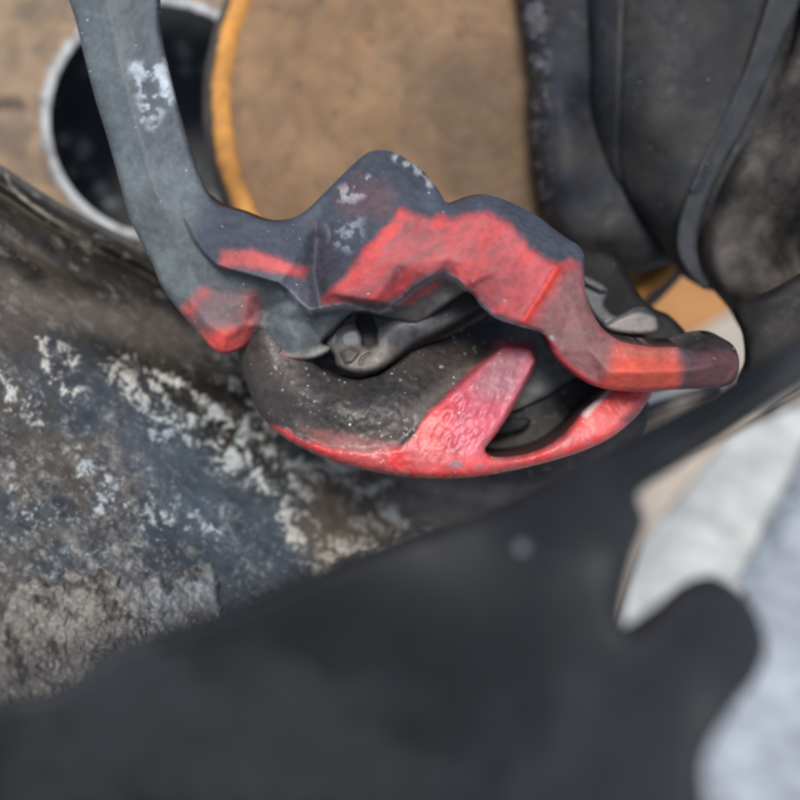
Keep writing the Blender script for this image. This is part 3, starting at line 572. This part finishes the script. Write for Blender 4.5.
tbk = tin([(244, 212, -6), (272, 221, -6), (302, 213, -8), (335, 182, -9), (380, 148, -13), (420, 168, -13), (446, 203, -6), (480, 194, -11), (525, 208, -12), (568, 238, -12), (585, 256, -6), (584, 290, -3), (606, 332, -1), (640, 345, 1), (692, 346, 1),
           (400, 265, 16), (450, 258, 16), (500, 272, 15), (375, 300, 15), (430, 276, 15), (465, 284, 15), (500, 314, 14.5), (572, 300, 3), (590, 350, 8), (560, 350, 5), (610, 372, 12), (600, 387, 3), (640, 372, 13), (640, 392, 3), (692, 370, 12), (692, 390, 3), (716, 364, 11), (739, 360, -2), (716, 336, -6), (716, 389, 1), (705, 352, 6),
           (131, 222, -10), (162, 287, -9), (180, 312, -5), (222, 353, 2), (258, 339, -9), (300, 359, -1), (328, 352, -4), (322, 343, -6), (205, 322, 7), (226, 336, 8), (250, 300, 3), (244, 325, 5), (268, 325, 0), (262, 310, -5), (285, 320, 4), (300, 340, 4), (310, 325, -1),
           (380, 315, -3), (418, 323, -8), (466, 293, 9), (440, 292, 4), (400, 308, 0), (55, -60, -10), (98, 110, -10), (118, 185, -10), (150, -60, -9), (178, 110, -9), (196, 180, -8), (212, 203, -4), (345, 240, 6)],
          [[(330, 294, 13), (365, 253, 15), (400, 212, 13)], [(400, 212, 13), (432, 219, 11), (450, 220, 11), (484, 214, 10), (512, 230, 10), (536, 254, 10), (560, 266, 6)], [(316, 222, -7), (314, 262, -3), (319, 302, 6)],
           [(200, 232, 3), (222, 250, 7), (255, 251, 7), (292, 265, 7), (310, 270, 0)], [(216, 265, 9), (260, 278, 9), (280, 285, 9), (300, 304, 8), (312, 312, 9)], [(384, 158, -8), (392, 185, 4), (400, 212, 13)], [(558, 267, 8), (540, 296, 13), (524, 322, 13)],
           [(92, -60, 1), (128, 100, 1), (156, 195, 2), (184, 260, 0), (206, 290, 4)], [(190, 302, 3), (206, 290, 4), (248, 296, 4)]])
def h_brk(x, y):
    h = 0.8*tbk(x, y) + 0.2*fbk(x, y) + 8*sstep(-2.5, 2.5, sdf(x, y, np.array(flange, float)))*sstep(176, 222, x+0.3*(y-220))
    h = h + 2.2*np.exp(-(seg_dist(x, y, np.array([(557, 268), (540, 296), (524, 321)], float), False)/4.0)**2)
    h = h - 3.5*np.exp(-(seg_dist(x, y, np.array([(318, 240), (314, 275), (322, 300)], float), False)/8.0)**2)
    h = h + 1.2*np.exp(-(seg_dist(x, y, np.array(rim, float), False)/2.5)**2)*pm(x, y, flange, 2)
    h = h - 2.5*np.exp(-(seg_dist(x, y, np.array([(258, 338), (262, 322), (272, 308), (290, 300)], float), False)/6.0)**2)
    return h + 1.4*(fbm(x, y, 18, 3)-0.5) + 0.4*(fbm(x, y, 5, 9, 3)-0.5)
redface = [(322, 300), (340, 282), (370, 248), (400, 211), (412, 214), (432, 218), (448, 218), (466, 214), (484, 214), (505, 224), (520, 238), (536, 256), (556, 264), (570, 262), (584, 270), (584, 284), (600, 330), (640, 344), (676, 346), (682, 365), (678, 391), (600, 395), (545, 345), (520, 325), (498, 314), (478, 295), (462, 280), (446, 271), (428, 275), (412, 285), (398, 296), (378, 302), (350, 300)]
def c_brk(x, y, s):
    n = fbm(x, y, 34, 2); n5 = fbm(x, y, 7, 7)
    col = np.repeat(np.array([[0.052, 0.061, 0.082]]), len(x), 0)
    low = 1-pm(x, y, flange, 6)*sstep(176, 215, x+0.2*(y-220))
    col = mixc(col, (0.090, 0.104, 0.110), low*sstep(150, 200, y)+low*0.6*sstep(200, 150, y))
    col = mixc(col, (0.120, 0.142, 0.152), pm(x, y, [(60, -100), (125, -100), (140, 150), (170, 240), (180, 290), (130, 240)], 16)*0.8)  # left column facet coloured lighter, its reflected light painted in
    col = mixc(col, (0.10, 0.118, 0.135), pm(x, y, [(130, -100), (170, -100), (200, 180), (200, 215), (165, 210)], 16)*0.8)
    col = mixc(col, (0.095, 0.085, 0.080), pm(x, y, [(372, 300), (480, 270), (480, 300), (420, 330), (380, 320)], 5)*0.8)
    # left red stripe
    r = pm(x, y, [(222, 252), (230, 250), (252, 251), (276, 258), (292, 266), (308, 268), (304, 278), (282, 273), (250, 268), (220, 266)], 5.0, 3.5, 8)
    col = mixc(col, (0.46, 0.075, 0.075), r*0.95)
    # red face
    rf = pm(x, y, redface, 7, 6, 12, 4)
    dust = fbm(x*0.5+y*0.9, y*0.4-x*0.1, 12, 11)
    col = mixc(col, (0.41, 0.075, 0.082), rf)
    col = mixc(col, (0.54, 0.055, 0.050), rf*lm(x, y, [(324, 300), (345, 278), (372, 246), (400, 212)], 11, 10, 3)*0.9)
    col = mixc(col, (0.49, 0.055, 0.055), rf*sstep(0.45, 0.6, fbm(x, y, 26, 14))*0.7)
    col = mixc(col, (0.24, 0.075, 0.082), rf*sstep(0.48, 0.68, dust)*0.75)
    col = mixc(col, (0.34, 0.06, 0.07), rf*pm(x, y, [(500, 250), (550, 270), (530, 310), (480, 290)], 18)*0.6)
    col = mixc(col, (0.62, 0.05, 0.035), lm(x, y, [(560, 268), (542, 296), (524, 322)], 3.0, 3, 2)*rf)
    # right arm: brownish red then orange red then dark end
    col = mixc(col, (0.185, 0.105, 0.105), rf*pm(x, y, [(568, 268), (600, 262), (600, 325), (622, 345), (612, 372), (590, 384), (548, 345), (535, 325)], 9, 6)*0.85)
    col = mixc(col, (0.56, 0.085, 0.055), rf*pm(x, y, [(618, 345), (675, 345), (688, 400), (600, 398)], 10, 6)*0.95)
    col = mixc(col, (0.36, 0.12, 0.09), rf*pm(x, y, [(622, 338), (690, 340), (684, 358), (620, 358)], 5)*0.7)
    col = mixc(col, (0.42, 0.04, 0.05), lm(x, y, [(548, 340), (555, 356), (570, 372), (590, 384)], 4, 2.5)*0.9)
    col = mixc(col, (0.085, 0.035, 0.04), pm(x, y, [(682, 330), (745, 330), (745, 400), (686, 400)], 13, 6)*0.95)
    col = mixc(col, (0.014, 0.011, 0.011), pm(x, y, [(684, 330), (745, 330), (745, 356), (718, 350), (694, 354), (680, 348)], 5, 3)*0.9)
    # purple haze of overspray on the peak
    col = mixc(col, (0.115, 0.070, 0.085), pm(x, y, [(340, 190), (360, 170), (395, 190), (390, 220), (350, 215), (335, 205)], 12, 6)*0.8)
    col = mixc(col, (0.050, 0.046, 0.060), pm(x, y, [(310, 225), (328, 215), (345, 270), (322, 300), (306, 300), (312, 270)], 8, 4)*0.8)
    col = mixc(col, (0.22, 0.24, 0.27), pm(x, y, [(328, 225), (362, 215), (362, 240), (350, 252), (332, 246)], 7)*sstep(0.48, 0.62, n5)*0.8)
    col = mixc(col, (0.42, 0.40, 0.43), pm(x, y, [(340, 188), (376, 172), (372, 190), (352, 204), (330, 198)], 5)*sstep(0.52, 0.6, fbm(x, y, 9, 25))*0.8)
    col = mixc(col, (0.36, 0.37, 0.37), lm(x, y, [(396, 158), (414, 168), (430, 184)], 3.5, 3)*sstep(0.42, 0.55, n5)*0.8)
    col = mixc(col, (0.48, 0.54, 0.60), pm(x, y, [(132, 62), (176, 58), (182, 100), (165, 108), (152, 128), (144, 118), (138, 100)], 7, 8, 9)*sstep(0.36, 0.52, fbm(x, y, 12, 28))*0.85)
    # lower lobes: red tips
    col = mixc(col, (0.30, 0.085, 0.09), pm(x, y, [(182, 316), (204, 290), (256, 293), (256, 326), (238, 352), (212, 352)], 9, 6, 10)*0.42)
    col = mixc(col, (0.58, 0.065, 0.055), pm(x, y, [(203, 334), (216, 328), (250, 328), (252, 344), (236, 356), (214, 356)], 10, 6, 7)*0.92)
    col = mixc(col, (0.44, 0.075, 0.075), pm(x, y, [(180, 312), (188, 304), (196, 296), (206, 288), (200, 306), (192, 318)], 7, 5, 7)*0.85)
    col = mixc(col, (0.40, 0.10, 0.105), pm(x, y, [(246, 296), (258, 296), (256, 320), (240, 336), (240, 316)], 8, 6, 8)*0.65)
    col = mixc(col, (0.115, 0.095, 0.105), pm(x, y, [(200, 300), (240, 298), (240, 324), (205, 330), (194, 316)], 6, 4)*0.5)
    col = mixc(col, (0.55, 0.07, 0.05), lm(x, y, [(274, 355), (286, 359), (300, 361)], 3, 3, 1.5)*0.9)
    col = mixc(col, (0.22, 0.21, 0.19), lm(x, y, [(292, 358), (328, 350)], 5, 4)*0.6)
    col = mixc(col, (0.40, 0.07, 0.07), pm(x, y, [(398, 303), (430, 283), (445, 280), (430, 292), (405, 306)], 2.5, 2)*0.8)
    # worn bright edge along the rim, pale flecks
    ln = np.array(rim[8:]+[(480, 305), (495, 317), (520, 326), (552, 338)], float)
    col = mixc(col, (0.36, 0.36, 0.40), np.exp(-(seg_dist(x, y, ln, False)/2.4)**2)*sstep(0.25, 0.5, n5)*0.85)
    col = mixc(col, (0.06, 0.062, 0.08), np.exp(-((seg_dist(x, y, np.array([(378, 308), (400, 298), (416, 284), (432, 275), (448, 271)], float), False))/3.2)**2)*0.8)
    col = mixc(col, (0.5, 0.5, 0.5), sstep(0.90, 0.94, fbm(x, y, 3.6, 15, 2))*0.6)
    return col*(0.72+0.56*n)[:, None]*(0.85+0.3*n5)[:, None]
tagp(relief('casting', b_out, 0.402, h_brk, 14, M_iron, c_brk, step=1.7, er=5, ee=4), brk)
